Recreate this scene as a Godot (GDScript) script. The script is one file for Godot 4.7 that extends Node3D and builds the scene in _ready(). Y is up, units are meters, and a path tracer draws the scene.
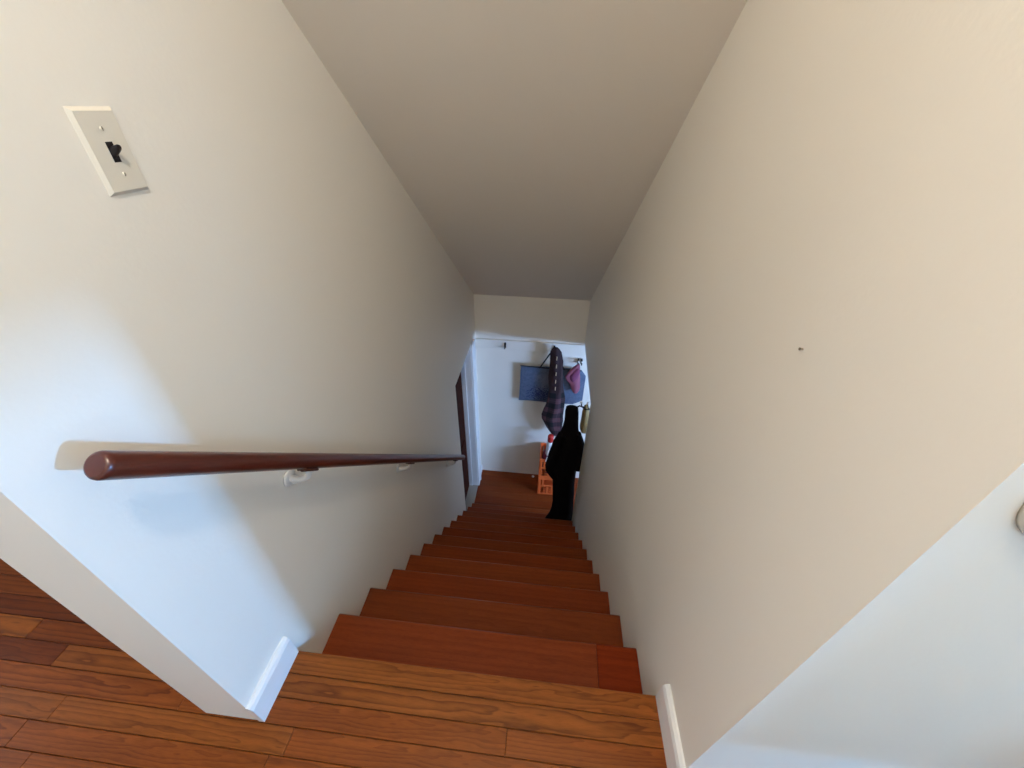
extends Node3D

const W := 1.0751          # clear width of the stairwell
const RISE := 0.1919
const RUN := 0.1948
const Z1 := 0.166          # where both stairwell walls end on the landing
const ZF := -2.95          # far wall at the foot of the stairs
const LOW := -2.43         # lower floor
const TOP := 2.6          # hall ceiling
const C0 := 2.1383         # sloped ceiling: y = C0 + C1 * z
const C1 := 0.7501
const HEAD := -0.48        # underside of the door heads at the foot of the stairs

var M := {}
var rng := RandomNumberGenerator.new()

# ---------------------------------------------------------------- helpers
func mb() -> SurfaceTool:
	var st := SurfaceTool.new()
	st.begin(Mesh.PRIMITIVE_TRIANGLES)
	return st

func build(st: SurfaceTool, called: String, mat: Material, parent: Node = self) -> MeshInstance3D:
	st.generate_tangents()
	var o := MeshInstance3D.new()
	o.name = called
	o.mesh = st.commit()
	o.material_override = mat
	parent.add_child(o, true)
	return o

func tag(o: Node, label: String, category := "", group := "", kind := "") -> Node:
	o.set_meta("label", label)
	if category: o.set_meta("category", category)
	if group: o.set_meta("group", group)
	if kind: o.set_meta("kind", kind)
	return o

func base(called: String, at := Vector3.ZERO) -> Node3D:
	var o := Node3D.new()
	o.name = called
	add_child(o, true)
	o.position = at
	return o

func face(st: SurfaceTool, pts: Array, centre: Vector3) -> void:   # flat convex face turned away from centre, uv in metres
	var n: Vector3 = (pts[1] - pts[0]).cross(pts[2] - pts[0]).normalized()
	var mid := Vector3.ZERO
	for q in pts: mid += q
	mid /= pts.size()
	var l := pts.duplicate()
	if n.dot(mid - centre) < 0: n = -n
	else: l.reverse()
	for i in range(1, l.size() - 1):
		for q in [l[0], l[i], l[i + 1]]:
			st.set_normal(n)
			if absf(n.y) > absf(n.x) and absf(n.y) > absf(n.z): st.set_uv(Vector2(q.x, q.z))
			elif absf(n.x) > absf(n.z): st.set_uv(Vector2(q.z, q.y))
			else: st.set_uv(Vector2(q.x, q.y))
			st.add_vertex(q)

func box(st: SurfaceTool, a: Vector3, b: Vector3) -> void:
	var c := (a + b) / 2
	for ax in 3:
		for s in 2:
			var p := []
			for k in [[0, 0], [1, 0], [1, 1], [0, 1]]:
				var v := Vector3.ZERO
				v[ax] = b[ax] if s else a[ax]
				v[(ax + 1) % 3] = b[(ax + 1) % 3] if k[0] else a[(ax + 1) % 3]
				v[(ax + 2) % 3] = b[(ax + 2) % 3] if k[1] else a[(ax + 2) % 3]
				p.append(v)
			face(st, p, c)

func cbox(st: SurfaceTool, a: Vector3, b: Vector3, e: float) -> void:   # chamfered box
	var c := (a + b) / 2
	var h := (b - a) / 2
	var P := func(s: Vector3, ax: int) -> Vector3:
		var v := h - Vector3(e, e, e)
		v[ax] = h[ax]
		return c + v * s
	var sg := [-1.0, 1.0]
	for ax in 3:
		for s in sg:
			var p := []
			for k in [[-1, -1], [1, -1], [1, 1], [-1, 1]]:
				var q := Vector3.ZERO
				q[ax] = s; q[(ax + 1) % 3] = k[0]; q[(ax + 2) % 3] = k[1]
				p.append(P.call(q, ax))
			face(st, p, c)
		for s in sg:
			for t in sg:
				var q0 := Vector3.ZERO
				q0[ax] = -1; q0[(ax + 1) % 3] = s; q0[(ax + 2) % 3] = t
				var q1 := q0
				q1[ax] = 1
				face(st, [P.call(q0, (ax + 1) % 3), P.call(q1, (ax + 1) % 3), P.call(q1, (ax + 2) % 3), P.call(q0, (ax + 2) % 3)], c)
	for x in sg:
		for y in sg:
			for z in sg:
				var q := Vector3(x, y, z)
				face(st, [P.call(q, 0), P.call(q, 1), P.call(q, 2)], c)

func prism(st: SurfaceTool, poly: Array, axis: int, lo: float, hi: float) -> void:   # convex outline pushed along an axis; the outline holds the two other axes in order
	var put := func(p: Vector2, t: float) -> Vector3:
		if axis == 0: return Vector3(t, p.x, p.y)      # (y, z)
		if axis == 1: return Vector3(p.x, t, p.y)      # (x, z)
		return Vector3(p.x, p.y, t)                    # (x, y)
	var A := []
	var B := []
	var c := Vector3.ZERO
	for q in poly:
		A.append(put.call(q, lo)); B.append(put.call(q, hi))
		c += A[-1] + B[-1]
	c /= poly.size() * 2
	face(st, A, c); face(st, B, c)
	for i in poly.size():
		var j := (i + 1) % poly.size()
		face(st, [A[i], A[j], B[j], B[i]], c)

func grid(st: SurfaceTool, rows: Array, wrap := true, caps := true) -> void:   # smooth skin over rows of points
	var n: int = rows[0].size()
	var m: int = n if wrap else n - 1
	var N := []
	for i in rows.size():
		var l := []
		for j in n:
			var du: Vector3 = rows[i][(j + 1) % n if wrap else mini(j + 1, n - 1)] - rows[i][(j + n - 1) % n if wrap else maxi(j - 1, 0)]
			var dv: Vector3 = rows[mini(i + 1, rows.size() - 1)][j] - rows[maxi(i - 1, 0)][j]
			var v := dv.cross(du)
			l.append(v.normalized() if v.length() > 1e-12 else Vector3.ZERO)
		N.append(l)
	var cen := func(r: Array) -> Vector3:
		var s := Vector3.ZERO
		for q in r: s += q
		return s / r.size()
	var turned := false
	if wrap:                                                 # point the normals outwards
		var k := rows.size() / 2
		var vote := 0.0
		for j in n: vote += N[k][j].dot(rows[k][j] - cen.call(rows[k]))
		if vote < 0:
			turned = true
			for l in N:
				for j in n: l[j] = -l[j]
	var len := 0.0
	for i in rows.size() - 1:
		var step: float = (cen.call(rows[i + 1]) - cen.call(rows[i])).length()
		for j in m:
			var j2 := (j + 1) % n
			var quad := [[i, j, j], [i + 1, j, j], [i + 1, j2, j + 1], [i, j, j], [i + 1, j2, j + 1], [i, j2, j + 1]]
			if not turned: quad.reverse()
			for t in quad:
				st.set_normal(N[t[0]][t[1]])
				st.set_uv(Vector2(float(t[2]) / m, len + (step if t[0] > i else 0.0)))
				st.add_vertex(rows[t[0]][t[1]])
		len += step
	if wrap and caps:
		var c: Vector3 = cen.call(rows[rows.size() / 2])
		face(st, rows[0], c if rows.size() > 2 else cen.call(rows[1]))
		face(st, rows[-1], c if rows.size() > 2 else cen.call(rows[0]))

func tube(st: SurfaceTool, pts: Array, rad, segs := 10) -> void:   # swept round bar; rad is one radius or one for each point
	var rows := []
	var up := Vector3.UP
	for i in pts.size():
		var d: Vector3 = (pts[mini(i + 1, pts.size() - 1)] - pts[maxi(i - 1, 0)]).normalized()
		if absf(d.dot(up)) > 0.95: up = Vector3.RIGHT
		var s := d.cross(up).normalized()
		var u := s.cross(d).normalized()
		up = u
		var r: float = rad[i] if rad is Array else rad
		var row := []
		for k in segs:
			var a := TAU * k / segs
			row.append(pts[i] + (s * cos(a) + u * sin(a)) * r)
		rows.append(row)
	grid(st, rows)

func lathe(st: SurfaceTool, at: Vector3, prof: Array, axis := Vector3.UP, segs := 20) -> void:   # prof: (radius, distance along axis)
	var s := axis.cross(Vector3.RIGHT if absf(axis.x) < 0.9 else Vector3.UP).normalized()
	var u := axis.cross(s)
	var rows := []
	for p in prof:
		var row := []
		for k in segs:
			var a := TAU * k / segs
			row.append(at + axis * p.y + (s * cos(a) + u * sin(a)) * maxf(p.x, 0.0003))
		rows.append(row)
	grid(st, rows)

# ---------------------------------------------------------------- materials
func mat(c: Color, rough := 0.6) -> StandardMaterial3D:
	var m := StandardMaterial3D.new()
	m.albedo_color = c
	m.roughness = rough
	return m

func c8(r: int, g: int, b: int) -> Color:
	return Color(r / 255.0, g / 255.0, b / 255.0)

func noise(sd: int, freq: float, oct := 3) -> FastNoiseLite:
	var n := FastNoiseLite.new()
	n.seed = sd
	n.frequency = freq
	n.noise_type = FastNoiseLite.TYPE_SIMPLEX_SMOOTH
	n.fractal_octaves = oct
	return n

func wood_image(sd: int, light: Color, dark: Color, spacing: float, amount: float, w := 768, h := 96, length := 1.2, width := 0.057) -> ImageTexture:
	var img := Image.create(w, h, true, Image.FORMAT_RGB8)
	var n1 := noise(sd, 1.0, 3)
	var n2 := noise(sd + 7, 1.0, 2)
	var r := RandomNumberGenerator.new()
	r.seed = sd
	var yo := r.randf_range(-0.02, 0.02)
	var h0 := r.randf_range(-0.02, 0.01)
	var sl := r.randf_range(0.02, 0.05)
	for i in w:
		for j in h:
			var X := length * i / w
			var Y := width * (float(j) / h - 0.5)
			var wob := n1.get_noise_2d(X * 4.5, Y * 26.0) * 0.016
			var rad := sqrt(pow(Y + yo, 2) + pow(h0 + sl * X + wob, 2) * 1.0)
			var f := fposmod(rad / spacing, 1.0)
			var ring := pow(f, 2.2) * (1.0 - smoothstep(0.9, 1.0, f))
			var pore := clampf(n2.get_noise_2d(X * 26.0, Y * 900.0) * 1.1, 0.0, 1.0)
			var broad := n1.get_noise_2d(X * 2.0 + 9.0, Y * 30.0 + 5.0)
			var t := clampf(ring * amount + pore * 0.45 + broad * 0.28 + 0.08, 0.0, 1.0)
			img.set_pixel(i, j, light.lerp(dark, t))
	img.generate_mipmaps()
	return ImageTexture.create_from_image(img)

func bump_tex(sd: int, freq: float, strength: float, oct := 4) -> ImageTexture:
	var n := noise(sd, freq, oct)
	var img := n.get_seamless_image(512, 512)
	img.convert(Image.FORMAT_L8)
	img.bump_map_to_normal_map(strength)
	img.generate_mipmaps()
	return ImageTexture.create_from_image(img)

func make_materials() -> void:
	var roller := bump_tex(3, 0.045, 2.0)
	var paint := mat(c8(241, 235, 222), 0.55)
	paint.normal_enabled = true
	paint.normal_texture = roller
	paint.normal_scale = 0.12
	paint.uv1_triplanar = true
	paint.uv1_world_triplanar = true
	paint.uv1_scale = Vector3(3.2, 3.2, 3.2)
	M.paint = paint
	var ceil_paint := paint.duplicate()
	ceil_paint.albedo_color = c8(242, 233, 218)
	ceil_paint.roughness = 0.8
	M.ceiling = ceil_paint
	M.trim = mat(c8(236, 236, 233), 0.28)
	M.plate = mat(c8(226, 219, 203), 0.35)
	M.black = mat(c8(26, 20, 24), 0.4)
	M.screw = mat(c8(110, 96, 76), 0.4)
	M.bracket = mat(c8(225, 221, 215), 0.35)
	M.brass = mat(c8(72, 34, 20), 0.4)
	M.underlay = mat(c8(40, 22, 12), 0.9)
	# oak boards: four grain pictures, each in two tones
	var oak := []
	for k in 4:
		oak.append(wood_image(11 + k * 5, c8(142, 82, 34), c8(94, 48, 17), [0.011, 0.016, 0.009, 0.013][k], [0.7, 0.9, 0.55, 0.8][k]))
	M.oak = []
	for k in 8:
		var m := mat([c8(255, 250, 232), c8(214, 190, 172), c8(244, 226, 202), c8(190, 160, 148)][(k * 3 + k / 4) % 4], 0.34)
		m.albedo_texture = oak[k % 4]
		m.roughness = 0.4
		m.metallic_specular = 0.3
		M.oak.append(m)
	# varnished treads: redder, quiet figure
	M.tread = []
	var tr := []
	for k in 2:
		tr.append(wood_image(61 + k, c8(132, 62, 26), c8(102, 43, 14), 0.02, 0.35, 768, 160, 1.2, 0.23))
	for k in 4:
		var m := mat([Color.WHITE, c8(244, 232, 226), c8(236, 236, 230), c8(250, 240, 230)][k], 0.38)
		m.albedo_texture = tr[k % 2]
		m.uv1_scale = Vector3(1.0 / 1.2, 1.0 / 0.23, 1)
		m.uv1_offset = Vector3(0.03, 0.37 * k, 0)
		M.tread.append(m)
	var redder := mat(c8(248, 208, 188), 0.5)
	redder.metallic_specular = 0.2
	redder.albedo_texture = tr[1]
	redder.uv1_scale = Vector3(1.0 / 1.2, 1.0 / 0.23, 1)
	M.tread_patch = redder
	var rail := mat(c8(190, 176, 172), 0.34)
	rail.albedo_texture = wood_image(91, c8(122, 58, 40), c8(86, 36, 24), 0.012, 0.4, 512, 64, 1.2, 0.14)
	rail.uv1_scale = Vector3(1, 1.0 / 1.2, 1)
	rail.clearcoat_enabled = true
	rail.clearcoat = 0.25
	rail.clearcoat_roughness = 0.2
	M.rail = rail
	var dw := mat(c8(196, 176, 170), 0.6)
	dw.albedo_texture = wood_image(97, c8(104, 52, 30), c8(66, 30, 16), 0.02, 0.6, 512, 128, 2.0, 0.6)
	dw.uv1_scale = Vector3(1.0 / 0.6, 1.0 / 2.0, 1)
	M.door_wood = dw
	M.threshold = mat(c8(168, 160, 148), 0.6)
	var glass := mat(Color(0.9, 0.95, 1.0, 0.12), 0.02)
	glass.transparency = BaseMaterial3D.TRANSPARENCY_ALPHA
	M.glass = glass
	M.chrome = mat(c8(200, 200, 200), 0.25)
	M.chrome.metallic = 0.8
	M.hook_dark = mat(c8(28, 24, 24), 0.4)
	# cloths
	var weave := bump_tex(21, 0.12, 3.0, 2)
	for it in [["coat", c8(22, 20, 22), 0.95], ["bag_blue", c8(84, 104, 138), 0.75], ["strap", c8(18, 18, 22), 0.7], ["maroon", c8(44, 22, 26), 0.8], ["pink", c8(140, 80, 100), 0.85], ["mauve", c8(120, 58, 92), 0.85], ["tan", c8(158, 136, 90), 0.85], ["leather", c8(92, 58, 28), 0.5], ["sack", c8(110, 36, 52), 0.7], ["paper", c8(236, 234, 230), 0.7]]:
		var m := mat(it[1], it[2])
		m.normal_enabled = true
		m.normal_texture = weave
		m.normal_scale = 0.5
		m.uv1_triplanar = true
		m.uv1_scale = Vector3(4, 4, 4)
		M[it[0]] = m
	M.coat.metallic_specular = 0.15
	M.door_wood.metallic_specular = 0.15
	for m in M.tread: m.metallic_specular = 0.3
	M.plaid = mat(Color.WHITE, 0.9)
	M.plaid.albedo_texture = plaid_image()
	M.plaid.uv1_scale = Vector3(2, 4, 1)
	M.bag_print = mat(Color.WHITE, 0.75)
	M.bag_print.albedo_texture = print_image()
	M.zip = mat(c8(196, 170, 140), 0.35)
	M.crate = mat(c8(226, 104, 48), 0.45)
	M.white_plastic = mat(c8(240, 240, 238), 0.35)
	M.red_cap = mat(c8(196, 46, 40), 0.4)
	M.grey_dial = mat(c8(84, 86, 78), 0.4)
	M.shade = mat(c8(250, 244, 230), 0.4)
	M.shade.emission_enabled = true
	M.shade.emission = Color(1.0, 0.82, 0.6)
	M.shade.emission_energy_multiplier = 2.0

func plaid_image() -> ImageTexture:
	var s := 128
	var img := Image.create(s, s, true, Image.FORMAT_RGB8)
	var red := c8(84, 50, 58)
	var dark := c8(9, 7, 11)
	var pale := c8(96, 78, 86)
	for i in s:
		for j in s:
			var a := 1.0 if i % 64 < 32 else 0.0
			var b := 1.0 if j % 64 < 32 else 0.0
			var c := red.lerp(dark, (a + b) * 0.5)
			if i % 64 in [46, 47, 48] or j % 64 in [46, 47, 48]: c = c.lerp(pale, 0.35)
			img.set_pixel(i, j, c)
	img.generate_mipmaps()
	return ImageTexture.create_from_image(img)

func print_image() -> ImageTexture:   # faded blot on the blue bag: pale cloud above, dark blue marks below
	var w := 192
	var h := 128
	var img := Image.create(w, h, true, Image.FORMAT_RGB8)
	var n := noise(5, 0.035, 3)
	var n2 := noise(15, 0.09, 2)
	for i in w:
		for j in h:
			var u := float(i) / w
			var v := float(j) / h
			var c := c8(90, 104, 128).lerp(c8(80, 94, 118), 0.5 + n2.get_noise_2d(i, j))
			var pale := clampf(1.2 - Vector2((u - 0.38) / 0.14, (v - 0.36) / 0.24).length() + n.get_noise_2d(i, j), 0, 1)
			c = c.lerp(c8(122, 120, 138), pale * 0.7)
			var d := clampf(1.1 - Vector2((u - 0.33) / 0.17, (v - 0.74) / 0.17).length() + n2.get_noise_2d(i * 1.6, j * 1.6) * 1.6, 0, 1)
			c = c.lerp(c8(34, 42, 92), smoothstep(0.45, 0.6, d))
			img.set_pixel(i, j, c)
	img.generate_mipmaps()
	return ImageTexture.create_from_image(img)

# ---------------------------------------------------------------- the place
func _ready() -> void:
	rng.seed = 4217
	# camera
	var cam := Camera3D.new()
	cam.name = "camera"
	cam.position = Vector3(0.6818, 1.3328, 0.4278)
	cam.basis = Basis(Vector3.UP, 0.0914) * Basis(Vector3.RIGHT, -0.6146) * Basis(Vector3.BACK, 0.0164)
	cam.fov = rad_to_deg(2.0 * atan(384.0 / 389.3293))
	cam.near = 0.02
	cam.current = true
	add_child(cam)
	# sky: pale overcast daylight, seen only through the glass
	var env := Environment.new()
	var sm := ProceduralSkyMaterial.new()
	sm.sky_top_color = c8(150, 186, 236)
	sm.sky_horizon_color = c8(204, 222, 246)
	sm.ground_bottom_color = c8(120, 124, 130)
	sm.ground_horizon_color = c8(190, 205, 225)
	var sky := Sky.new()
	sky.sky_material = sm
	env.background_mode = Environment.BG_SKY
	env.sky = sky
	env.background_energy_multiplier = 1.0
	env.tonemap_mode = Environment.TONE_MAPPER_LINEAR
	env.tonemap_exposure = 0.95
	env.sdfgi_enabled = true
	env.ssao_enabled = true
	env.ssil_enabled = true
	var we := WorldEnvironment.new()
	we.name = "environment"
	we.environment = env
	add_child(we)
	# daylight at the two glazed openings, each the size of its glass
	daylight("hall_window_daylight", Vector3(4.17, 0.92, 0.82), Vector3(-1, 0, -0.21), Vector2(0.14, 0.26), 12.4, Color(0.47, 0.725, 1.0))
	daylight("lower_window_daylight", Vector3(W + 2.95, -0.66, -0.95), Vector3(-1, 0, -0.55), Vector2(1.1, 0.24), 18.0, Color(0.60, 0.76, 1.0))

	daylight("side_window_daylight", Vector3(-1.95, 1.0, 0.47), Vector3(1, 0, -0.1), Vector2(0.8, 0.9), 1.1, Color(0.98, 0.98, 1.0))

	make_materials()
	structure()
	stairs()
	handrail()
	wall_fittings()
	hall_cupboard()
	ceiling_lamp()
	foot_of_stairs()

func daylight(called: String, at: Vector3, towards: Vector3, size: Vector2, energy: float, col: Color) -> void:
	var l := AreaLight3D.new()
	l.name = called
	add_child(l)
	l.position = at
	l.look_at_from_position(at, at + towards)
	l.area_size = size
	l.light_energy = energy
	l.light_color = col
	l.area_range = 12.0
	l.shadow_enabled = true

func structure() -> void:
	var st := mb()
	# left stairwell wall with the door opening at its foot
	box(st, Vector3(-0.151, LOW - 0.2, -2.05), Vector3(0, TOP, Z1))
	box(st, Vector3(-0.151, HEAD, ZF - 0.12), Vector3(0, TOP, -2.05))
	box(st, Vector3(-0.151, LOW - 0.2, ZF - 0.12), Vector3(0, HEAD, -2.69))
	tag(build(st, "wall_left", M.paint), "white painted stairwell wall carrying the wooden handrail", "wall", "", "structure")
	st = mb()
	box(st, Vector3(W, LOW - 0.2, -2.0), Vector3(W + 0.12, TOP, Z1))
	box(st, Vector3(W, HEAD, ZF - 0.12), Vector3(W + 0.12, TOP, -2.0))
	tag(build(st, "wall_right", M.paint), "bare white stairwell wall opposite the handrail", "wall", "", "structure")
	st = mb()
	box(st, Vector3(-0.151, LOW - 0.2, ZF - 0.12), Vector3(W + 0.3, TOP, ZF))
	tag(build(st, "wall_far", M.paint), "white end wall at the foot of the stairs behind the hanging bags", "wall", "", "structure")
	# sloped ceiling over the stairs, flat ceiling over the hall
	st = mb()
	var zt := (TOP - C0) / C1
	prism(st, [Vector2(C0 + C1 * ZF, ZF), Vector2(TOP, zt), Vector2(TOP + 0.15, zt), Vector2(C0 + C1 * ZF + 0.15, ZF)], 0, 0.0, W)
	tag(build(st, "ceiling", M.ceiling), "off-white sloped ceiling running down over the staircase", "ceiling", "", "structure")
	st = mb()
	box(st, Vector3(-2.0, TOP, zt), Vector3(4.3, TOP + 0.15, 1.5))
	box(st, Vector3(-2.0, TOP, -0.9), Vector3(0.0, TOP + 0.15, zt))
	box(st, Vector3(W, TOP, -0.2), Vector3(4.3, TOP + 0.15, zt))
	tag(build(st, "ceiling_001", M.ceiling), "flat white ceiling over the upper hall", "ceiling", "", "structure")
	# hall walls
	st = mb()
	box(st, Vector3(W + 0.12, -0.1, Z1 - 0.12), Vector3(4.3, TOP, Z1))
	tag(build(st, "wall_hall_right", M.paint), "white hall wall turning the corner from the stairwell", "wall", "", "structure")
	st = mb()
	box(st, Vector3(-2.0, -0.1, -0.9), Vector3(-0.151, TOP, -0.78))
	tag(build(st, "wall_hall_left", M.paint), "white hall wall beyond the end of the handrail wall", "wall", "", "structure")
	st = mb()
	for q in [[-0.1, TOP, -0.9, 0.05], [-0.1, TOP, 0.89, 1.62], [-0.1, 0.53, 0.05, 0.89], [1.47, TOP, 0.05, 0.89]]:
		box(st, Vector3(-2.12, q[0], q[2]), Vector3(-2.0, q[1], q[3]))
	tag(build(st, "wall_hall_end", M.paint), "white wall closing the far end of the upper hall", "wall", "", "structure")
	st = mb()
	box(st, Vector3(-2.0, -0.1, 1.5), Vector3(4.3, TOP, 1.62))
	tag(build(st, "wall_back", M.paint), "white hall wall facing the top of the stairs", "wall", "", "structure")
	st = mb()                                        # window wall with its opening
	var zw := [0.71, 0.93]
	var yw := [0.78, 1.06]
	box(st, Vector3(4.2, -0.1, Z1), Vector3(4.3, TOP, zw[0]))
	box(st, Vector3(4.2, -0.1, zw[1]), Vector3(4.3, TOP, 1.5))
	box(st, Vector3(4.2, -0.1, zw[0]), Vector3(4.3, yw[0], zw[1]))
	box(st, Vector3(4.2, yw[1], zw[0]), Vector3(4.3, TOP, zw[1]))
	tag(build(st, "wall_window", M.paint), "white end wall of the hall with a small window", "wall", "", "structure")
	var wn := base("window_1", Vector3(4.25, 0.92, 0.82))
	tag(wn, "small white framed window at the end of the hall", "window", "", "structure")
	st = mb()
	for s in [-1, 1]:
		cbox(st, Vector3(-0.05, -0.14, s * 0.1 - 0.012), Vector3(0.03, 0.14, s * 0.1 + 0.012), 0.003)
		cbox(st, Vector3(-0.05, s * 0.13 - 0.012, -0.11), Vector3(0.03, s * 0.13 + 0.012, 0.11), 0.003)
	build(st, "window_frame", M.trim, wn)
	st = mb()
	box(st, Vector3(-0.004, -0.12, -0.09), Vector3(0.004, 0.12, 0.09))
	build(st, "window_pane", M.glass, wn)
	wn = base("window_3", Vector3(-2.06, 1.0, 0.47))
	tag(wn, "white framed window beyond the handrail wall", "window", "", "structure")
	st = mb()
	for s in [-1, 1]:
		cbox(st, Vector3(-0.04, -0.47, s * 0.408 - 0.012), Vector3(0.05, 0.47, s * 0.408 + 0.012), 0.003)
		cbox(st, Vector3(-0.04, s * 0.458 - 0.012, -0.42), Vector3(0.05, s * 0.458 + 0.012, 0.42), 0.003)
	build(st, "window_frame", M.trim, wn)
	st = mb()
	box(st, Vector3(-0.004, -0.45, -0.4), Vector3(0.004, 0.45, 0.4))
	build(st, "window_pane", M.glass, wn)
	upper_floor()
	# baseboards on the landing
	st = mb()
	var prof := [Vector2(0, 0), Vector2(0.016, 0), Vector2(0.016, 0.082), Vector2(0.012, 0.093), Vector2(0.005, 0.098), Vector2(0, 0.098)]
	prism(st, prof, 2, 0.003, Z1 + 0.002)
	tag(build(st, "baseboard_left", M.trim), "short white baseboard on the landing below the handrail", "baseboard", "", "structure")
	st = mb()
	var rp := []
	for q in prof: rp.append(Vector2(W - q.x, q.y))
	prism(st, rp, 2, 0.003, Z1 + 0.002)
	tag(build(st, "baseboard_right", M.trim), "short white baseboard on the landing below the bare wall", "baseboard", "", "structure")
	st = mb()
	prism(st, [Vector2(0.0, Z1), Vector2(0.0, Z1 + 0.014), Vector2(0.085, Z1 + 0.014), Vector2(0.095, Z1 + 0.006), Vector2(0.095, Z1)], 0, W - 0.001, 4.2)
	tag(build(st, "baseboard_hall", M.trim), "white baseboard along the hall wall beyond the corner", "baseboard", "", "structure")

func plank(parent: Node, x0: float, x1: float, z0: float, z1: float, m: Material) -> void:
	var st := mb()
	var a := Vector3(x0 + 0.0004, -0.014, z0 + 0.0006)
	var b := Vector3(x1 - 0.0004, rng.randf_range(-0.0004, 0.0), z1 - 0.0006)
	cbox(st, a, b, 0.0012)
	var o := build(st, "plank", m, parent)
	# grain runs along the board: one picture is 1.2 m by one board
	var md := MeshDataTool.new()
	md.create_from_surface(o.mesh, 0)
	var off := rng.randf() * 0.2
	var flip := rng.randf() < 0.5
	for i in md.get_vertex_count():
		var v := md.get_vertex(i)
		var t := (v.z - z0) / (z1 - z0)
		md.set_vertex_uv(i, Vector2((v.x - x0) / 1.25 + off, 1.0 - t if flip else t))
	var am := ArrayMesh.new()
	md.commit_to_surface(am)
	o.mesh = am

func upper_floor() -> void:
	var fl := base("floor")
	tag(fl, "varnished oak strip floor of the landing and upper hall", "floor", "", "structure")
	var st := mb()
	box(st, Vector3(-2.0, -0.3, -0.9), Vector3(-0.15, -0.012, 1.5))
	box(st, Vector3(-0.15, -0.3, 0.02), Vector3(W + 0.01, -0.012, 1.5))
	box(st, Vector3(W + 0.01, -0.3, 0.1), Vector3(4.3, -0.012, 1.5))
	build(st, "underlay", M.underlay, fl)
	var bw := 0.0565
	for j in range(-8, 26):
		var z0 := j * bw
		var x := -1.95
		var hi := 4.2 if z0 > 0.12 else W
		if z0 > 0.62: hi = 2.4
		if j < 0: hi = -0.15
		var split := j >= 0 and z0 + bw < Z1      # boards between the walls stop at them
		if j == 2: x = -1.95
		x -= rng.randf() * 0.5
		var first := true
		while x < hi:
			var l := rng.randf_range(0.45, 0.95)
			var e := minf(x + l, hi)
			if hi - e < 0.12: e = hi
			if j == 0 or j == 1:
				if x < 0.0 and e > -0.15:
					e = -0.15 if x < -0.15 else e
				if absf(x + 0.15) < 0.0001:
					x = 0.0
					e = W
			if j == 2 and x < 0.49 and e > 0.3 and e < W: e = 0.655
			var zb := z0
			var k: int = rng.randi() % 8
			if j == 0 and x >= 0.0: k = 0
			if j == 1 and x >= 0.0: k = 5
			if j >= 2 and j < 8 and e > 0.1: k = [2, 7, 0, 5][(j + int(x * 3.0 + 9.0)) % 4]
			if j == 2 and x < 0.6 and e > 0.1: k = 2
			if e - x > 1.0 and j > 1:
				e = x + 0.9
			plank(fl, maxf(x, -1.95), e, zb, z0 + bw, M.oak[k])
			x = e
			first = false

func stairs() -> void:
	var s := base("staircase")
	tag(s, "steep straight flight of reddish-brown varnished wooden stairs", "stairs")
	var n := 12
	for k in range(1, n + 1):
		var y := -RISE * k
		var zn := -RUN * k
		var st := mb()
		var c := Vector3(W / 2, y - 0.014, zn + 0.11)
		# board with a rounded nosing
		var poly := [Vector2(y, zn + 0.008), Vector2(y, zn + RUN + 0.045), Vector2(y - 0.028, zn + RUN + 0.045), Vector2(y - 0.028, zn + 0.008), Vector2(y - 0.022, zn + 0.002), Vector2(y - 0.014, zn), Vector2(y - 0.006, zn + 0.002)]
		var xe: float = 0.936 if k == 1 else W
		prism(st, poly, 0, 0.001, xe - 0.001)
		var tr := build(st, "tread", M.tread[(k * 3) % 4], s)
		if k == 1:
			st = mb()
			prism(st, poly, 0, xe, W - 0.001)
			build(st, "end_piece", M.tread_patch, tr).set_meta("label", "redder end piece let into the top tread")
	for k in range(1, n + 2):
		var y1 := -RISE * (k - 1) - 0.028
		var y0 := -RISE * k if k <= n else LOW
		var z := -RUN * (k - 1) + 0.03
		if k == 1:
			y1 = -0.02
		var st := mb()
		box(st, Vector3(0.001, y0, z), Vector3(W - 0.001, y1, z + 0.018))
		build(st, "riser", M.tread[(k + 1) % 4], s)
	var st2 := mb()                     # nosing strip under the landing edge
	prism(st2, [Vector2(-0.0145, 0.001), Vector2(-0.0145, 0.06), Vector2(-0.03, 0.06), Vector2(-0.03, 0.006), Vector2(-0.024, 0.001)], 0, 0.001, W - 0.001)
	build(st2, "nosing", M.tread[0], s)
	# closed underside of the flight
	st2 = mb()
	for k in range(1, n + 1):
		box(st2, Vector3(0.004, LOW - 0.2, -RUN * k + 0.05), Vector3(W - 0.004, -RISE * k - 0.029, -RUN * (k - 1) + 0.029))
	build(st2, "carriage", M.underlay, s)

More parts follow.
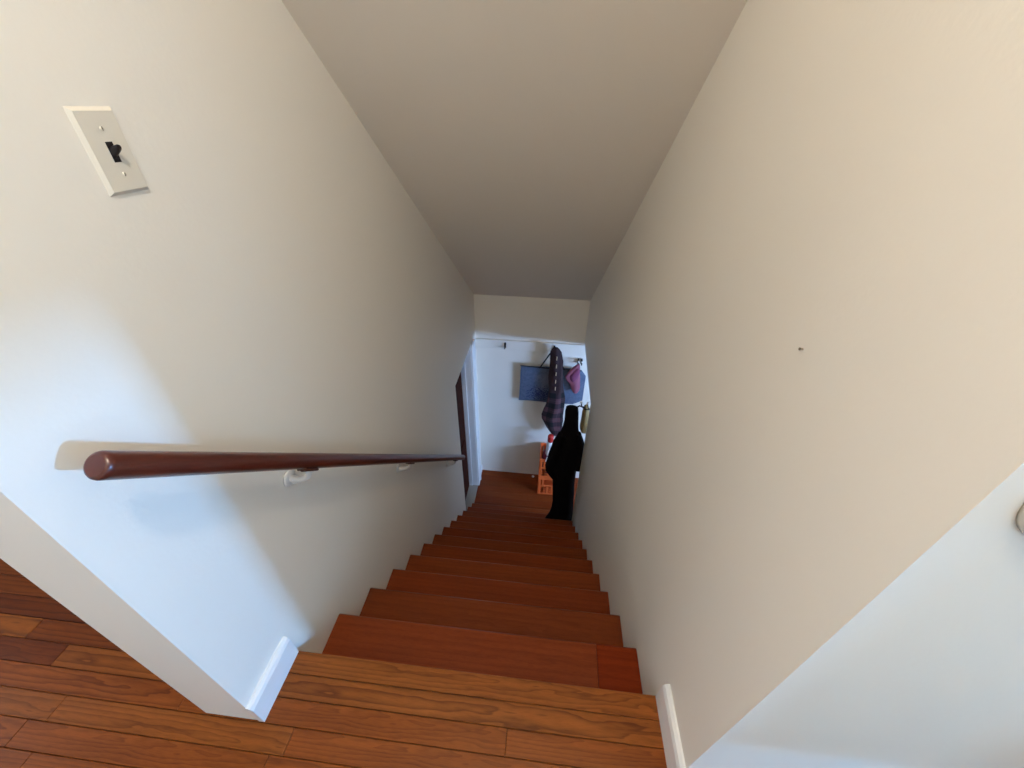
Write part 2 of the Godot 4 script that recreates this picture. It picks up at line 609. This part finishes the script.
func handrail() -> void:
	var r := base("handrail", Vector3(0.07, 0.919, 0.110))
	tag(r, "reddish-brown round wooden handrail sloping down the left wall on white brackets", "handrail")
	var d := Vector3(0, -1.982, -1.950)
	var dn := d.normalized()
	var st := mb()
	var pts := []
	var rad := []
	var R := 0.0212
	for q in [[0.0, 0.72], [0.0015, 0.86], [0.004, 0.95], [0.008, 1.0], [0.012, 1.0]]:
		pts.append(dn * q[0]); rad.append(R * q[1])
	for k in range(1, 12):
		pts.append(d * (k / 12.0)); rad.append(R)
	for q in [[0.006, 1.0], [0.002, 0.95], [0.0, 0.8]]:
		pts.append(d - dn * q[0]); rad.append(R * q[1])
	tube(st, pts, rad, 28)
	build(st, "rail", M.rail, r)
	for z in [-0.245, -0.855, -1.62]:
		var c: Vector3 = d * ((z - 0.107) / -1.95)        # point on the rail axis
		var under := c + Vector3(0, -R / cos(0.79) * 0.98, 0)
		var b := MeshInstance3D.new()
		st = mb()
		# wall rosette, neck curving out and up, saddle under the rail
		lathe(st, Vector3(-0.07, under.y - 0.045, c.z), [Vector2(0.0, 0.0), Vector2(0.024, 0.0), Vector2(0.024, 0.004), Vector2(0.018, 0.008), Vector2(0.0, 0.009)], Vector3.RIGHT, 18)
		var a := Vector3(-0.066, under.y - 0.048, c.z)
		var neck := []
		for k in 9:
			var t := k / 8.0
			neck.append(a.lerp(Vector3(0.0, under.y - 0.048, c.z), t * (2 - t)) + Vector3(0, 0.044 * t * t, 0))
		tube(st, neck, [0.011, 0.010, 0.009, 0.0085, 0.008, 0.008, 0.008, 0.008, 0.009], 12)
		var rib := [a + Vector3(0, -0.016, 0), a + Vector3(0.03, -0.004, 0), neck[6]]
		tube(st, rib, 0.0055, 8)
		var br := build(st, "bracket", M.bracket, r)
		st = mb()
		var s0 := under + Vector3(0, -0.003, 0)
		for w in [-0.009, 0.009]:
			tube(st, [s0 + Vector3(w, 0, 0) - dn * 0.03, s0 + Vector3(w, 0, 0) + dn * 0.03], 0.0042, 8)
		tube(st, [s0 - dn * 0.028 , s0 + dn * 0.028], 0.006, 8)
		var cl := build(st, "saddle", M.brass, br)
		cl.set_meta("label", "dark brown metal saddle strap under the rail")
		b.free()

func wall_fittings() -> void:
	var p := base("switch_plate", Vector3(0, 1.271, -0.1991))
	tag(p, "ivory switch plate with a black toggle on the left wall", "light switch")
	var st := mb()
	# plate with chamfered rim: z is its width, y its height
	var o := [Vector2(-0.057, -0.035), Vector2(0.057, -0.035), Vector2(0.057, 0.035), Vector2(-0.057, 0.035)]
	var lo := []
	var hi := []
	for q in o:
		lo.append(Vector3(0.0, q.x, q.y)); hi.append(Vector3(0.0055, q.x * 0.91, q.y * 0.86))
	var c := Vector3(-0.02, 0, 0)
	face(st, hi, c); face(st, lo, Vector3(0.1, 0, 0))
	for i in 4: face(st, [lo[i], lo[(i + 1) % 4], hi[(i + 1) % 4], hi[i]], c)
	build(st, "plate", M.plate, p)
	st = mb()
	box(st, Vector3(0.005, -0.0135, -0.0055), Vector3(0.0062, 0.0135, 0.0055))
	build(st, "toggle_slot", M.black, p)
	st = mb()
	var rows := []
	for q in [[0.006, 0.0, 0.0050, 0.0075], [0.012, 0.003, 0.0048, 0.006], [0.018, 0.006, 0.0046, 0.0045], [0.0195, 0.0068, 0.0036, 0.0034]]:
		var row := []
		for k in 12:
			var a := TAU * k / 12
			row.append(Vector3(q[0], q[1] + sin(a) * q[3], cos(a) * q[2]))
		rows.append(row)
	grid(st, rows)
	build(st, "toggle", M.black, p)
	for y in [-0.030, 0.030]:
		st = mb()
		lathe(st, Vector3(0.0052, y, 0), [Vector2(0, 0), Vector2(0.0032, 0), Vector2(0.0028, 0.0012), Vector2(0, 0.0016)], Vector3.RIGHT, 14)
		var s := build(st, "screw", M.plate, p)
		st = mb()
		box(st, Vector3(0.0066, y - 0.0027, -0.0006), Vector3(0.0071, y + 0.0027, 0.0006))
		build(st, "screw_slot", M.screw, s)
	# nail left in the bare wall
	st = mb()
	lathe(st, Vector3(W, 1.040, -0.130), [Vector2(0, 0), Vector2(0.0012, 0.0), Vector2(0.0012, 0.004), Vector2(0.0024, 0.0045), Vector2(0.0022, 0.0055), Vector2(0, 0.006)], Vector3.LEFT, 10)
	tag(build(st, "nail", M.screw), "tiny dark nail head in the bare right wall", "nail")
	# round dial on the hall wall, just past the corner
	var t := base("wall_dial", Vector3(1.163, 1.067, Z1))
	tag(t, "round grey wall dial just past the corner of the bare wall", "thermostat")
	st = mb()
	lathe(st, Vector3.ZERO, [Vector2(0, 0), Vector2(0.056, 0), Vector2(0.056, 0.005), Vector2(0.053, 0.008), Vector2(0.046, 0.008)], Vector3.BACK, 32)
	build(st, "back_plate", M.plate, t)
	st = mb()
	lathe(st, Vector3.ZERO, [Vector2(0.050, 0.007), Vector2(0.049, 0.012), Vector2(0.045, 0.015), Vector2(0, 0.016)], Vector3.BACK, 32)
	build(st, "dial_cover", M.grey_dial, t)

func hall_cupboard() -> void:
	# stands out of frame on the hall wall: it shades that wall and the upper part of the window light
	var c := base("hall_cupboard", Vector3(1.80, 0.42, Z1))
	tag(c, "white wall cupboard hung on the hall wall round the corner", "cupboard")
	var st := mb()
	cbox(st, Vector3(-0.2, 0.58, 0.001), Vector3(0.2, 1.5, 0.25), 0.003)
	build(st, "upper_body", M.trim, c)
	st = mb()
	cbox(st, Vector3(-0.2, 0.0, 0.001), Vector3(0.2, 0.578, 0.113), 0.003)
	build(st, "lower_body", M.trim, c)
	for q in [[-0.195, -0.003], [0.003, 0.195]]:
		st = mb()
		cbox(st, Vector3(q[0], 0.59, 0.251), Vector3(q[1], 1.49, 0.269), 0.003)
		var d := build(st, "door", M.trim, c)
		st = mb()
		var kx: float = -0.03 if q[0] < -0.1 else 0.03
		lathe(st, Vector3(kx, 0.72, 0.269), [Vector2(0, 0), Vector2(0.007, 0), Vector2(0.007, 0.012), Vector2(0.014, 0.02), Vector2(0.012, 0.028), Vector2(0, 0.03)], Vector3.BACK, 14)
		build(st, "knob", M.chrome, d)

func ceiling_lamp() -> void:
	var at := Vector3(0.60, 2.50, 0.47)
	var l := base("ceiling_lamp", at)
	tag(l, "round white glass ceiling lamp over the top landing", "lamp")
	var st := mb()
	lathe(st, Vector3.ZERO, [Vector2(0, 0), Vector2(0.10, 0), Vector2(0.10, 0.02), Vector2(0.075, 0.03), Vector2(0, 0.03)], Vector3.DOWN, 28)
	build(st, "lamp_base", M.trim, l)
	st = mb()
	var pr := []
	for k in 13:
		var a := PI * (0.12 + 0.88 * k / 12.0)
		pr.append(Vector2(sin(a) * 0.11, 0.115 - cos(a) * 0.085))
	lathe(st, Vector3.ZERO, pr, Vector3.DOWN, 28)
	build(st, "lamp_shade", M.shade, l)
	var o := OmniLight3D.new()
	o.name = "lamp_light"
	l.add_child(o)
	o.position = Vector3(0, -0.125, 0)
	o.light_color = Color(1.0, 0.958, 0.90)
	o.light_energy = 1.14
	o.light_size = 0.055
	o.omni_range = 12.0
	o.omni_attenuation = 2.0
	o.shadow_enabled = true

# ---------------------------------------------------------------- foot of the stairs
func hook(parent: Node, at: Vector3, out: Vector3, m: Material, called := "hook", ball: Material = null, reach := 0.055) -> MeshInstance3D:
	var st := mb()
	var pts := []
	for k in 9:
		var t := k / 8.0
		pts.append(at + out * (reach * sin(t * PI * 0.5)) + Vector3(0, -0.03 * sin(t * PI) + 0.022 * t * t, 0))
	tube(st, pts, 0.0045, 8)
	cbox(st, at + Vector3(-0.009, -0.028, -0.009) + out * 0.004, at + Vector3(0.009, 0.028, 0.009) + out * 0.004, 0.002)
	var h := build(st, called, m, parent)
	if ball:
		st = mb()
		lathe(st, pts[8] + Vector3(0, -0.009, 0), [Vector2(0, 0), Vector2(0.008, 0.002), Vector2(0.0115, 0.009), Vector2(0.008, 0.016), Vector2(0, 0.018)], Vector3.UP, 12)
		build(st, "ball_tip", ball, h)
	return h

func foot_of_stairs() -> void:
	var st := mb()
	# lower floor
	var fl := base("floor_001")
	tag(fl, "brown wooden floor at the foot of the stairs", "floor", "", "structure")
	box(st, Vector3(-0.15, LOW - 0.2, ZF), Vector3(W + 0.3, LOW - 0.012, -2.3))
	build(st, "underlay", M.underlay, fl)
	var z := ZF
	var k := 0
	while z < -2.31:
		st = mb()
		cbox(st, Vector3(0.0, LOW - 0.012, z + 0.0006), Vector3(W + 0.3, LOW, minf(z + 0.082, -2.3) - 0.0006), 0.001)
		build(st, "plank", M.tread[k % 4], fl)
		z += 0.082
		k += 1
	st = mb()
	box(st, Vector3(W, LOW - 0.2, -2.31), Vector3(W + 0.3, LOW - 0.002, -2.0))
	build(st, "side_board", M.tread[1], fl)
	st = mb()
	cbox(st, Vector3(-0.12, LOW - 0.05, -2.69), Vector3(-0.001, LOW + 0.012, -2.05), 0.004)
	tag(build(st, "trim_3", M.threshold), "pale grey threshold under the brown wooden door", "threshold", "", "structure")
	# brown wooden door, shut, set back in the left wall
	var d := base("door_1", Vector3(-0.105, LOW, -2.37))
	tag(d, "dark brown wooden door set back in the left wall at the foot", "door", "", "structure")
	st = mb()
	cbox(st, Vector3(-0.04, 0.012, -0.32), Vector3(0, 1.95, 0.32), 0.003)
	build(st, "door_leaf", M.door_wood, d)
	st = mb()
	cbox(st, Vector3(0, 0.15, -0.22), Vector3(0.008, 0.85, 0.22), 0.006)
	build(st, "door_panel", M.door_wood, d)
	st = mb()
	cbox(st, Vector3(0, 1.0, -0.22), Vector3(0.008, 1.8, 0.22), 0.006)
	build(st, "door_panel", M.door_wood, d)
	st = mb()
	lathe(st, Vector3(0, 0.95, 0.27), [Vector2(0, 0), Vector2(0.026, 0), Vector2(0.024, 0.006), Vector2(0.01, 0.01), Vector2(0.01, 0.03), Vector2(0.024, 0.04), Vector2(0.026, 0.052), Vector2(0.015, 0.062), Vector2(0, 0.063)], Vector3.RIGHT, 18)
	build(st, "door_knob", M.chrome, d)
	# white casing and stop of that door
	st = mb()
	cbox(st, Vector3(-0.105, LOW + 0.012, -2.69), Vector3(-0.06, HEAD, -2.672), 0.003)
	cbox(st, Vector3(-0.062, LOW + 0.012, -2.69), Vector3(0.002, HEAD, -2.682), 0.002)
	cbox(st, Vector3(0.0, LOW, -2.775), Vector3(0.017, HEAD + 0.02, -2.69), 0.004)
	cbox(st, Vector3(0.0, LOW, -2.80), Vector3(0.024, HEAD + 0.02, -2.775), 0.004)
	tag(build(st, "trim_1", M.trim), "white casing and jamb of the brown wooden door", "door casing", "", "structure")
	st = mb()
	prism(st, [Vector2(0, LOW), Vector2(0.012, LOW), Vector2(0.012, LOW + 0.08), Vector2(0.006, LOW + 0.09), Vector2(0, LOW + 0.09)], 2, ZF, -2.80)
	tag(build(st, "baseboard_foot", M.trim), "stub of white baseboard beside the brown door casing", "baseboard", "", "structure")
	st = mb()
	cbox(st, Vector3(W - 0.001, HEAD - 0.045, ZF), Vector3(W + 0.121, HEAD, -2.0), 0.003)
	tag(build(st, "trim_2", M.trim), "white head board over the opening in the right wall", "door casing", "", "structure")
	# lower room through the opening in the right wall; its window lights the end wall
	var xr := W + 3.0
	st = mb()
	box(st, Vector3(W + 0.3, LOW - 0.2, ZF - 0.12), Vector3(xr + 0.12, HEAD + 0.2, ZF))
	tag(build(st, "wall_lower_far", M.paint), "white wall of the lower room continuing past the opening", "wall", "", "structure")
	st = mb()
	box(st, Vector3(W + 0.12, LOW - 0.2, -0.02), Vector3(xr, HEAD + 0.2, 0.1))
	tag(build(st, "wall_lower_near", M.paint), "white wall of the lower room beneath the hall", "wall", "", "structure")
	st = mb()
	var wz := [-1.52, -0.38]
	var wy := [-0.80, -0.52]
	box(st, Vector3(xr, LOW - 0.2, ZF), Vector3(xr + 0.12, HEAD + 0.2, wz[0]))
	box(st, Vector3(xr, LOW - 0.2, wz[1]), Vector3(xr + 0.12, HEAD + 0.2, 0.1))
	box(st, Vector3(xr, LOW - 0.2, wz[0]), Vector3(xr + 0.12, wy[0], wz[1]))
	box(st, Vector3(xr, wy[1], wz[0]), Vector3(xr + 0.12, HEAD + 0.2, wz[1]))
	tag(build(st, "wall_lower_window", M.paint), "white wall of the lower room with a window", "wall", "", "structure")
	st = mb()
	box(st, Vector3(W + 0.12, HEAD + 0.2, ZF - 0.12), Vector3(xr + 0.12, HEAD + 0.32, 0.1))
	tag(build(st, "ceiling_002", M.ceiling), "white ceiling of the lower room", "ceiling", "", "structure")
	st = mb()
	box(st, Vector3(W + 0.3, LOW - 0.2, ZF), Vector3(xr, LOW, -0.02))
	box(st, Vector3(W + 0.12, LOW - 0.2, -2.0), Vector3(W + 0.3, LOW, -0.02))
	build(st, "room_floor", M.tread[2], fl)
	d = base("window_2", Vector3(xr + 0.05, -0.66, -0.95))
	tag(d, "white framed window of the lower room", "window", "", "structure")
	st = mb()
	for s in [-1, 1]:
		cbox(st, Vector3(-0.04, -0.14, s * 0.56 - 0.012), Vector3(0.04, 0.14, s * 0.56 + 0.012), 0.003)
		cbox(st, Vector3(-0.04, s * 0.13 - 0.012, -0.57), Vector3(0.04, s * 0.13 + 0.012, 0.57), 0.003)
	build(st, "window_frame", M.trim, d)
	st = mb()
	box(st, Vector3(-0.004, -0.12, -0.55), Vector3(0.004, 0.12, 0.55))
	build(st, "window_pane", M.glass, d)

	# hook board across the end wall
	var hb := base("hook_board", Vector3(0, -0.58, ZF))
	tag(hb, "white painted hook board across the end wall", "hook rail")
	st = mb()
	cbox(st, Vector3(0.0, -0.05, 0), Vector3(W + 0.12, 0.05, 0.018), 0.003)
	build(st, "board", M.paint, hb)
	for x in [0.30, 0.785]:
		hook(hb, Vector3(x, 0.0, 0.018), Vector3.BACK, M.hook_dark, "hook", null, 0.1 if x > 0.5 else 0.05)
	var ch := base("coat_hook", Vector3(0, 0, 0))
	tag(ch, "double hook with pale ball tips above the pink cloth", "hook")
	for x in [1.035, 1.068]:
		hook(ch, Vector3(x, -0.715, ZF + 0.012), Vector3.BACK, M.hook_dark, "prong", M.white_plastic)
	var ch2 := base("coat_hook", Vector3(0, 0, 0))
	tag(ch2, "double hook with pale ball tips carrying the black coat", "hook")
	for q in [[1.090, -1.0, -0.6, 0.08], [1.108, -0.9, -0.9, 0.052]]:
		hook(ch2, Vector3(q[0], -0.585, -2.01), Vector3(q[1], 0, q[2]), M.hook_dark, "prong", M.white_plastic, q[3])
	blue_bag()
	scarf()
	pink_cloth()
	coat()
	tan_bag()
	crates()

func blue_bag() -> void:
	var b := base("shoulder_bag", Vector3(0.79, -1.23, -2.90))
	tag(b, "flat blue printed shoulder bag hanging on the end wall", "bag")
	var st := mb()
	var rows := []
	# soft slab 0.66 wide, 0.45 high; right end rounded and fuller
	for i in 15:
		var t := i / 14.0
		var x := lerpf(-0.33, 0.335, t)
		var hi := 0.448 - 0.02 * smoothstep(0.8, 1.0, t) - 0.004 * sin(t * 9.0)
		var lo := 0.004 * sin(t * 7.0) + 0.05 * smoothstep(0.86, 1.0, t)
		var th := 0.012 + 0.008 * sin(t * PI) + 0.006 * smoothstep(0.5, 0.95, t)
		if t > 0.94: hi -= 0.06
		if i == 0 or i == 14: th *= 0.45
		var row := []
		for k in 16:
			var a := TAU * k / 16
			var ca := cos(a)
			var sa := sin(a)
			row.append(Vector3(x + 0.008 * sa * (1.0 - t), (hi + lo) / 2 + (hi - lo) / 2 * signf(sa) * pow(absf(sa), 0.35), th * signf(ca) * pow(absf(ca), 0.6)))
		rows.append(row)
	grid(st, rows)
	var o := build(st, "bag_body", M.bag_print, b)
	var md := MeshDataTool.new()
	md.create_from_surface(o.mesh, 0)
	for i in md.get_vertex_count():
		var v := md.get_vertex(i)
		md.set_vertex_uv(i, Vector2((v.x + 0.34) / 0.68, 1.0 - v.y / 0.45))
	var am := ArrayMesh.new()
	md.commit_to_surface(am)
	o.mesh = am
	st = mb()
	tube(st, [Vector3(-0.33, 0.447, 0.01), Vector3(-0.1, 0.443, 0.02), Vector3(0.1, 0.445, 0.024), Vector3(0.28, 0.437, 0.02)], 0.006, 8)
	build(st, "top_zip", M.strap, b)
	st = mb()
	var pts := []
	for k in 13:
		var t := k / 12.0
		pts.append(Vector3(lerpf(-0.135, 0.11, t), 0.44 + 0.262 * sin(minf(t, 1.0) * PI), 0.022))
	pts[6].y = 0.70
	for k in pts.size():
		var t := k / 12.0
		pts[k].y = 0.44 + 0.236 * (1.0 - absf(t - 0.52) / 0.52 if t < 0.52 else 1.0 - (t - 0.52) / 0.48)
	tube(st, pts, 0.007, 8)
	build(st, "strap", M.strap, b)

func scarf() -> void:
	var s := base("plaid_scarf", Vector3(0.79, -0.58, -2.815))
	tag(s, "dark red and black plaid scarf looped over the hook board", "scarf")
	# rows: y, centre x, half width, half depth (relative to the hook)
	var spec := [[0.064, 0.005, 0.012, 0.008], [0.055, 0.006, 0.032, 0.02], [0.02, 0.012, 0.050, 0.03], [-0.08, 0.026, 0.062, 0.034], [-0.25, 0.034, 0.068, 0.036], [-0.36, 0.04, 0.072, 0.038], [-0.44, 0.046, 0.078, 0.04], [-0.52, 0.052, 0.086, 0.046], [-0.58, 0.05, 0.092, 0.05], [-0.66, 0.045, 0.103, 0.055], [-0.74, 0.036, 0.106, 0.058], [-0.80, 0.04, 0.108, 0.056], [-0.86, 0.052, 0.098, 0.056], [-0.92, 0.066, 0.086, 0.05], [-0.98, 0.082, 0.065, 0.04], [-1.03, 0.09, 0.04, 0.026], [-1.04, 0.092, 0.015, 0.012]]
	for part in 2:
		var rows := []
		for q in (spec.slice(0, 7) if part == 0 else spec.slice(6)):
			var row := []
			for k in 32:
				var a := TAU * k / 32
				var f := 1.0 + 0.09 * sin(a * 5.0 + q[0] * 9.0) + 0.06 * sin(a * 3.0 - q[0] * 16.0)
				row.append(Vector3(q[1] + cos(a) * q[2] * f, q[0], sin(a) * q[3] * f - 0.018 * smoothstep(-0.3, 0.0, q[0])))
			rows.append(row)
		var st := mb()
		grid(st, rows)
		if part == 0: build(st, "folded_top", M.maroon, s)
		else: build(st, "plaid_end", M.plaid, s)
	for k in 5:
		var y := -0.03 - k * 0.085
		var st := mb()
		cbox(st, Vector3(0.020 + k * 0.003, y - 0.022, 0.020 + minf(k, 3.0) * 0.007), Vector3(0.028 + k * 0.003, y + 0.018, 0.034 + minf(k, 3.0) * 0.007), 0.003)
		build(st, "stitched_tab", M.zip, s)

func pink_cloth() -> void:
	var c := base("pink_cloth", Vector3(1.03, -0.70, -2.83))
	tag(c, "pink and mauve cloth hanging from a hook in front of the blue bag", "cloth")
	var spec := [[0.012, 0.0, 0.012, 0.01], [-0.02, -0.012, 0.03, 0.016], [-0.07, -0.03, 0.055, 0.02], [-0.13, -0.042, 0.075, 0.024], [-0.17, -0.034, 0.068, 0.024], [-0.21, -0.014, 0.052, 0.022], [-0.26, -0.002, 0.044, 0.02], [-0.30, 0.004, 0.034, 0.018], [-0.335, 0.004, 0.016, 0.01]]
	var rows := []
	for q in spec:
		var row := []
		for k in 24:
			var a := TAU * k / 24
			var f := 1.0 + 0.1 * sin(a * 4.0 + q[0] * 18.0)
			row.append(Vector3(q[1] + cos(a) * q[2] * f, q[0], sin(a) * q[3] * f))
		rows.append(row)
	var st := mb()
	grid(st, rows)
	build(st, "outer_fold", M.pink, c)
	rows = []
	for q in [[-0.03, 0.004, 0.016, 0.012], [-0.07, -0.01, 0.034, 0.018], [-0.12, -0.03, 0.045, 0.024], [-0.16, -0.034, 0.03, 0.02], [-0.19, -0.03, 0.012, 0.01]]:
		var row := []
		for k in 16:
			var a := TAU * k / 16
			row.append(Vector3(q[1] + cos(a) * q[2], q[0], 0.012 + sin(a) * q[3]))
		rows.append(row)
	st = mb()
	grid(st, rows)
	build(st, "inner_fold", M.mauve, c)

func coat() -> void:
	var zc := -2.06
	var sc := (zc - 0.4278) / (-2.3 - 0.4278)
	var c := base("black_coat", Vector3(0, 0, zc))
	tag(c, "long black coat hanging beside the right wall down to the stairs", "coat")
	var X := func(x: float) -> float: return 0.6818 + (x - 0.6818) * sc
	var Y := func(y: float) -> float: return 1.3328 + (y - 1.3328) * sc
	# y, left, right, half depth
	var spec := [[-0.800, 0.955, 0.985, 0.014], [-0.806, 0.915, 1.020, 0.03], [-0.86, 0.910, 1.030, 0.045], [-0.96, 0.914, 1.040, 0.05], [-1.05, 0.902, 1.050, 0.056], [-1.12, 0.885, 1.066, 0.062], [-1.21, 0.862, 1.085, 0.07], [-1.35, 0.85, 1.09, 0.075], [-1.5, 0.85, 1.09, 0.078], [-1.65, 0.855, 1.09, 0.078], [-1.8, 0.868, 1.093, 0.076], [-1.95, 0.878, 1.104, 0.074], [-2.085, 0.888, 1.112, 0.074], [-2.2, 0.886, 1.122, 0.076], [-2.31, 0.868, 1.130, 0.082], [-2.38, 0.842, 1.133, 0.088], [-2.43, 0.824, 1.134, 0.088], [-2.44, 0.88, 1.11, 0.06]]
	var rows := []
	for i in spec.size():
		var q: Array = spec[i]
		var row := []
		var fold := 0.09 * smoothstep(-1.0, -1.5, q[0])
		for k in 36:
			var a := TAU * k / 36
			var f := 1.0 + fold * sin(a * 7.0 + q[0] * 3.0) + fold * 0.5 * sin(a * 11.0 - q[0] * 5.0)
			row.append(Vector3(X.call((q[1] + q[2]) / 2 + cos(a) * (q[2] - q[1]) / 2), Y.call(q[0]), sin(a) * q[3] * f))
		rows.append(row)
	var st := mb()
	grid(st, rows)
	build(st, "coat_body", M.coat, c)
	# sleeves: the left one crooked, its cuff poking out; the right one hanging short by the wall
	st = mb()
	var L := [[0.905, -1.09, 0.035], [0.875, -1.2, 0.045], [0.852, -1.34, 0.048], [0.838, -1.45, 0.05], [0.824, -1.515, 0.046], [0.826, -1.565, 0.04], [0.856, -1.62, 0.036], [0.89, -1.68, 0.03]]
	var pts := []
	var rad := []
	for q in L:
		pts.append(Vector3(X.call(q[0]), Y.call(q[1]), 0.045)); rad.append(q[2])
	tube(st, pts, rad, 16)
	build(st, "sleeve", M.coat, c)
	st = mb()
	pts = []
	rad = []
	for q in [[1.045, -1.09, 0.03], [1.072, -1.2, 0.042], [1.09, -1.34, 0.046], [1.096, -1.45, 0.046], [1.097, -1.52, 0.044], [1.094, -1.55, 0.036]]:
		pts.append(Vector3(X.call(q[0]), Y.call(q[1]), 0.02)); rad.append(q[2])
	tube(st, pts, rad, 16)
	build(st, "sleeve", M.coat, c)
	st = mb()
	tube(st, [Vector3(X.call(0.99), Y.call(-0.815), 0), Vector3(X.call(1.03), Y.call(-0.785), 0), Vector3(X.call(1.075), Y.call(-0.80), 0.0)], 0.006, 8)
	build(st, "hanging_loop", M.coat, c)

func tan_bag() -> void:
	var t := base("tan_cloth_bag", Vector3(1.056, -0.61, -2.07))
	tag(t, "small tan cloth bag hanging between the black coat and the right wall", "bag")
	var spec := [[0.004, 0.0, 0.008, 0.01], [-0.01, 0.0, 0.018, 0.026], [-0.07, 0.004, 0.028, 0.05], [-0.15, 0.01, 0.033, 0.07], [-0.23, 0.012, 0.037, 0.08], [-0.28, 0.012, 0.033, 0.074], [-0.295, 0.012, 0.014, 0.05]]
	var rows := []
	for q in spec:
		var row := []
		for k in 24:
			var a := TAU * k / 24
			var f := 1.0 + 0.07 * sin(a * 5.0 + q[0] * 12.0)
			row.append(Vector3(q[1] + cos(a) * q[2] * f, q[0] * 0.95, -0.02 + sin(a) * q[3] * 0.6 * f))
		rows.append(row)
	var st := mb()
	grid(st, rows)
	build(st, "cloth", M.tan, t)
	st = mb()
	cbox(st, Vector3(0.040, -0.268, -0.04), Vector3(0.058, -0.152, 0.01), 0.004)
	build(st, "leather_tab", M.leather, t).set_meta("label", "brown leather tab")

func crate(at: Vector3, label: String) -> Node3D:
	var c := base("milk_crate", at)
	tag(c, label, "crate", "orange crates stacked by the end wall")
	var w := 0.33
	var dp := 0.27
	var h := 0.292
	# frame: corner posts, rims, floor grid
	var st: SurfaceTool
	for x in [0.0, w - 0.03]:
		for z in [-dp, -0.03]:
			st = mb()
			cbox(st, Vector3(x, 0, z), Vector3(x + 0.03, h, z + 0.03), 0.004)
			build(st, "corner_post", M.crate, c)
	for y in [[0.0, 0.03], [0.135, 0.16], [h - 0.04, h]]:
		st = mb()
		cbox(st, Vector3(0.028, y[0], -0.014), Vector3(w - 0.028, y[1], -0.002), 0.003)
		cbox(st, Vector3(0.028, y[0], -dp + 0.002), Vector3(w - 0.028, y[1], -dp + 0.014), 0.003)
		cbox(st, Vector3(0.002, y[0], -dp + 0.028), Vector3(0.014, y[1], -0.028), 0.003)
		cbox(st, Vector3(w - 0.014, y[0], -dp + 0.028), Vector3(w - 0.002, y[1], -0.028), 0.003)
		build(st, "rim", M.crate, c)
	for k in 5:
		var x := 0.03 + (w - 0.06) * (k + 0.5) / 5.0
		var hole := k > 0 and k < 4                       # hand hole in the front
		for q in [[-0.013, 0.137], [-0.013, 0.0 if hole else h - 0.038], [-dp + 0.003, h - 0.038]]:
			if q[1] == 0.0: continue
			st = mb()
			cbox(st, Vector3(x - 0.011, 0.028, q[0]), Vector3(x + 0.011, q[1], q[0] + 0.01), 0.002)
			build(st, "slat", M.crate, c)
	for k in 4:
		var z := -dp + 0.03 + (dp - 0.06) * (k + 0.5) / 4.0
		for x in [0.003, w - 0.013]:
			st = mb()
			cbox(st, Vector3(x, 0.028, z - 0.012), Vector3(x + 0.01, h - 0.038, z + 0.012), 0.002)
			build(st, "side_slat", M.crate, c)
	for y in [0.06, 0.10]:
		st = mb()
		cbox(st, Vector3(0.028, y - 0.006, -0.012), Vector3(w - 0.028, y + 0.006, -0.004), 0.002)
		build(st, "cross_bar", M.crate, c)
	st = mb()
	box(st, Vector3(0.01, 0.004, -dp + 0.01), Vector3(w - 0.01, 0.012, -0.01))
	build(st, "crate_floor", M.crate, c)
	return c

func crates() -> void:
	crate(Vector3(0.724, LOW, -2.645), "orange plastic milk crate standing on the brown floor under another crate")
	crate(Vector3(0.724, LOW + 0.293, -2.645), "orange plastic milk crate stacked on top, holding a dark red bundle")
	# bundle inside the upper crate
	var y0 := LOW + 0.293 + 0.013
	var st := mb()
	var rows := []
	for q in [[0.0, 0.10, 0.08], [0.03, 0.14, 0.11], [0.12, 0.145, 0.112], [0.22, 0.138, 0.108], [0.27, 0.12, 0.09], [0.284, 0.05, 0.04]]:
		var row := []
		for k in 24:
			var a := TAU * k / 24
			row.append(Vector3(0.889 + q[1] * signf(cos(a)) * pow(absf(cos(a)), 0.6), y0 + q[0] + 0.008 * sin(a * 3.0), -2.78 + q[2] * signf(sin(a)) * pow(absf(sin(a)), 0.6)))
		rows.append(row)
	grid(st, rows)
	tag(build(st, "cloth_bundle", M.sack), "dark red cloth bundle inside the upper orange crate", "cloth")
	# white paper flap at the front of the upper crate
	st = mb()
	prism(st, [Vector2(0.785, -1.86), Vector2(0.85, -1.88), Vector2(0.845, -1.80), Vector2(0.80, -1.79)], 2, -2.643, -2.636)
	tag(build(st, "paper_tag", M.paper), "white paper tag on the front of the upper orange crate", "tag")
	# white bottle with a red cap, standing on the bundle
	var b := base("detergent_bottle", Vector3(0.826, y0 + 0.285, -2.735))
	tag(b, "white bottle with a round red cap standing in the upper crate", "bottle")
	st = mb()
	lathe(st, Vector3.ZERO, [Vector2(0.0, 0.0), Vector2(0.038, 0.0), Vector2(0.042, 0.01), Vector2(0.042, 0.15), Vector2(0.036, 0.18), Vector2(0.022, 0.195), Vector2(0.022, 0.205)], Vector3.UP, 20)
	build(st, "bottle_body", M.white_plastic, b)
	st = mb()
	lathe(st, Vector3(0, 0.20, 0), [Vector2(0.030, 0.0), Vector2(0.033, 0.006), Vector2(0.033, 0.07), Vector2(0.026, 0.085), Vector2(0, 0.088)], Vector3.UP, 20)
	build(st, "cap", M.red_cap, b)
	# scrap on the floor
	st = mb()
	lathe(st, Vector3(0.66, LOW, -2.905), [Vector2(0, 0), Vector2(0.014, 0.001), Vector2(0.018, 0.007), Vector2(0.011, 0.015), Vector2(0, 0.018)], Vector3.UP, 7)
	tag(build(st, "paper_scrap", M.paper), "tiny crumpled white scrap on the floor by the end wall", "scrap")
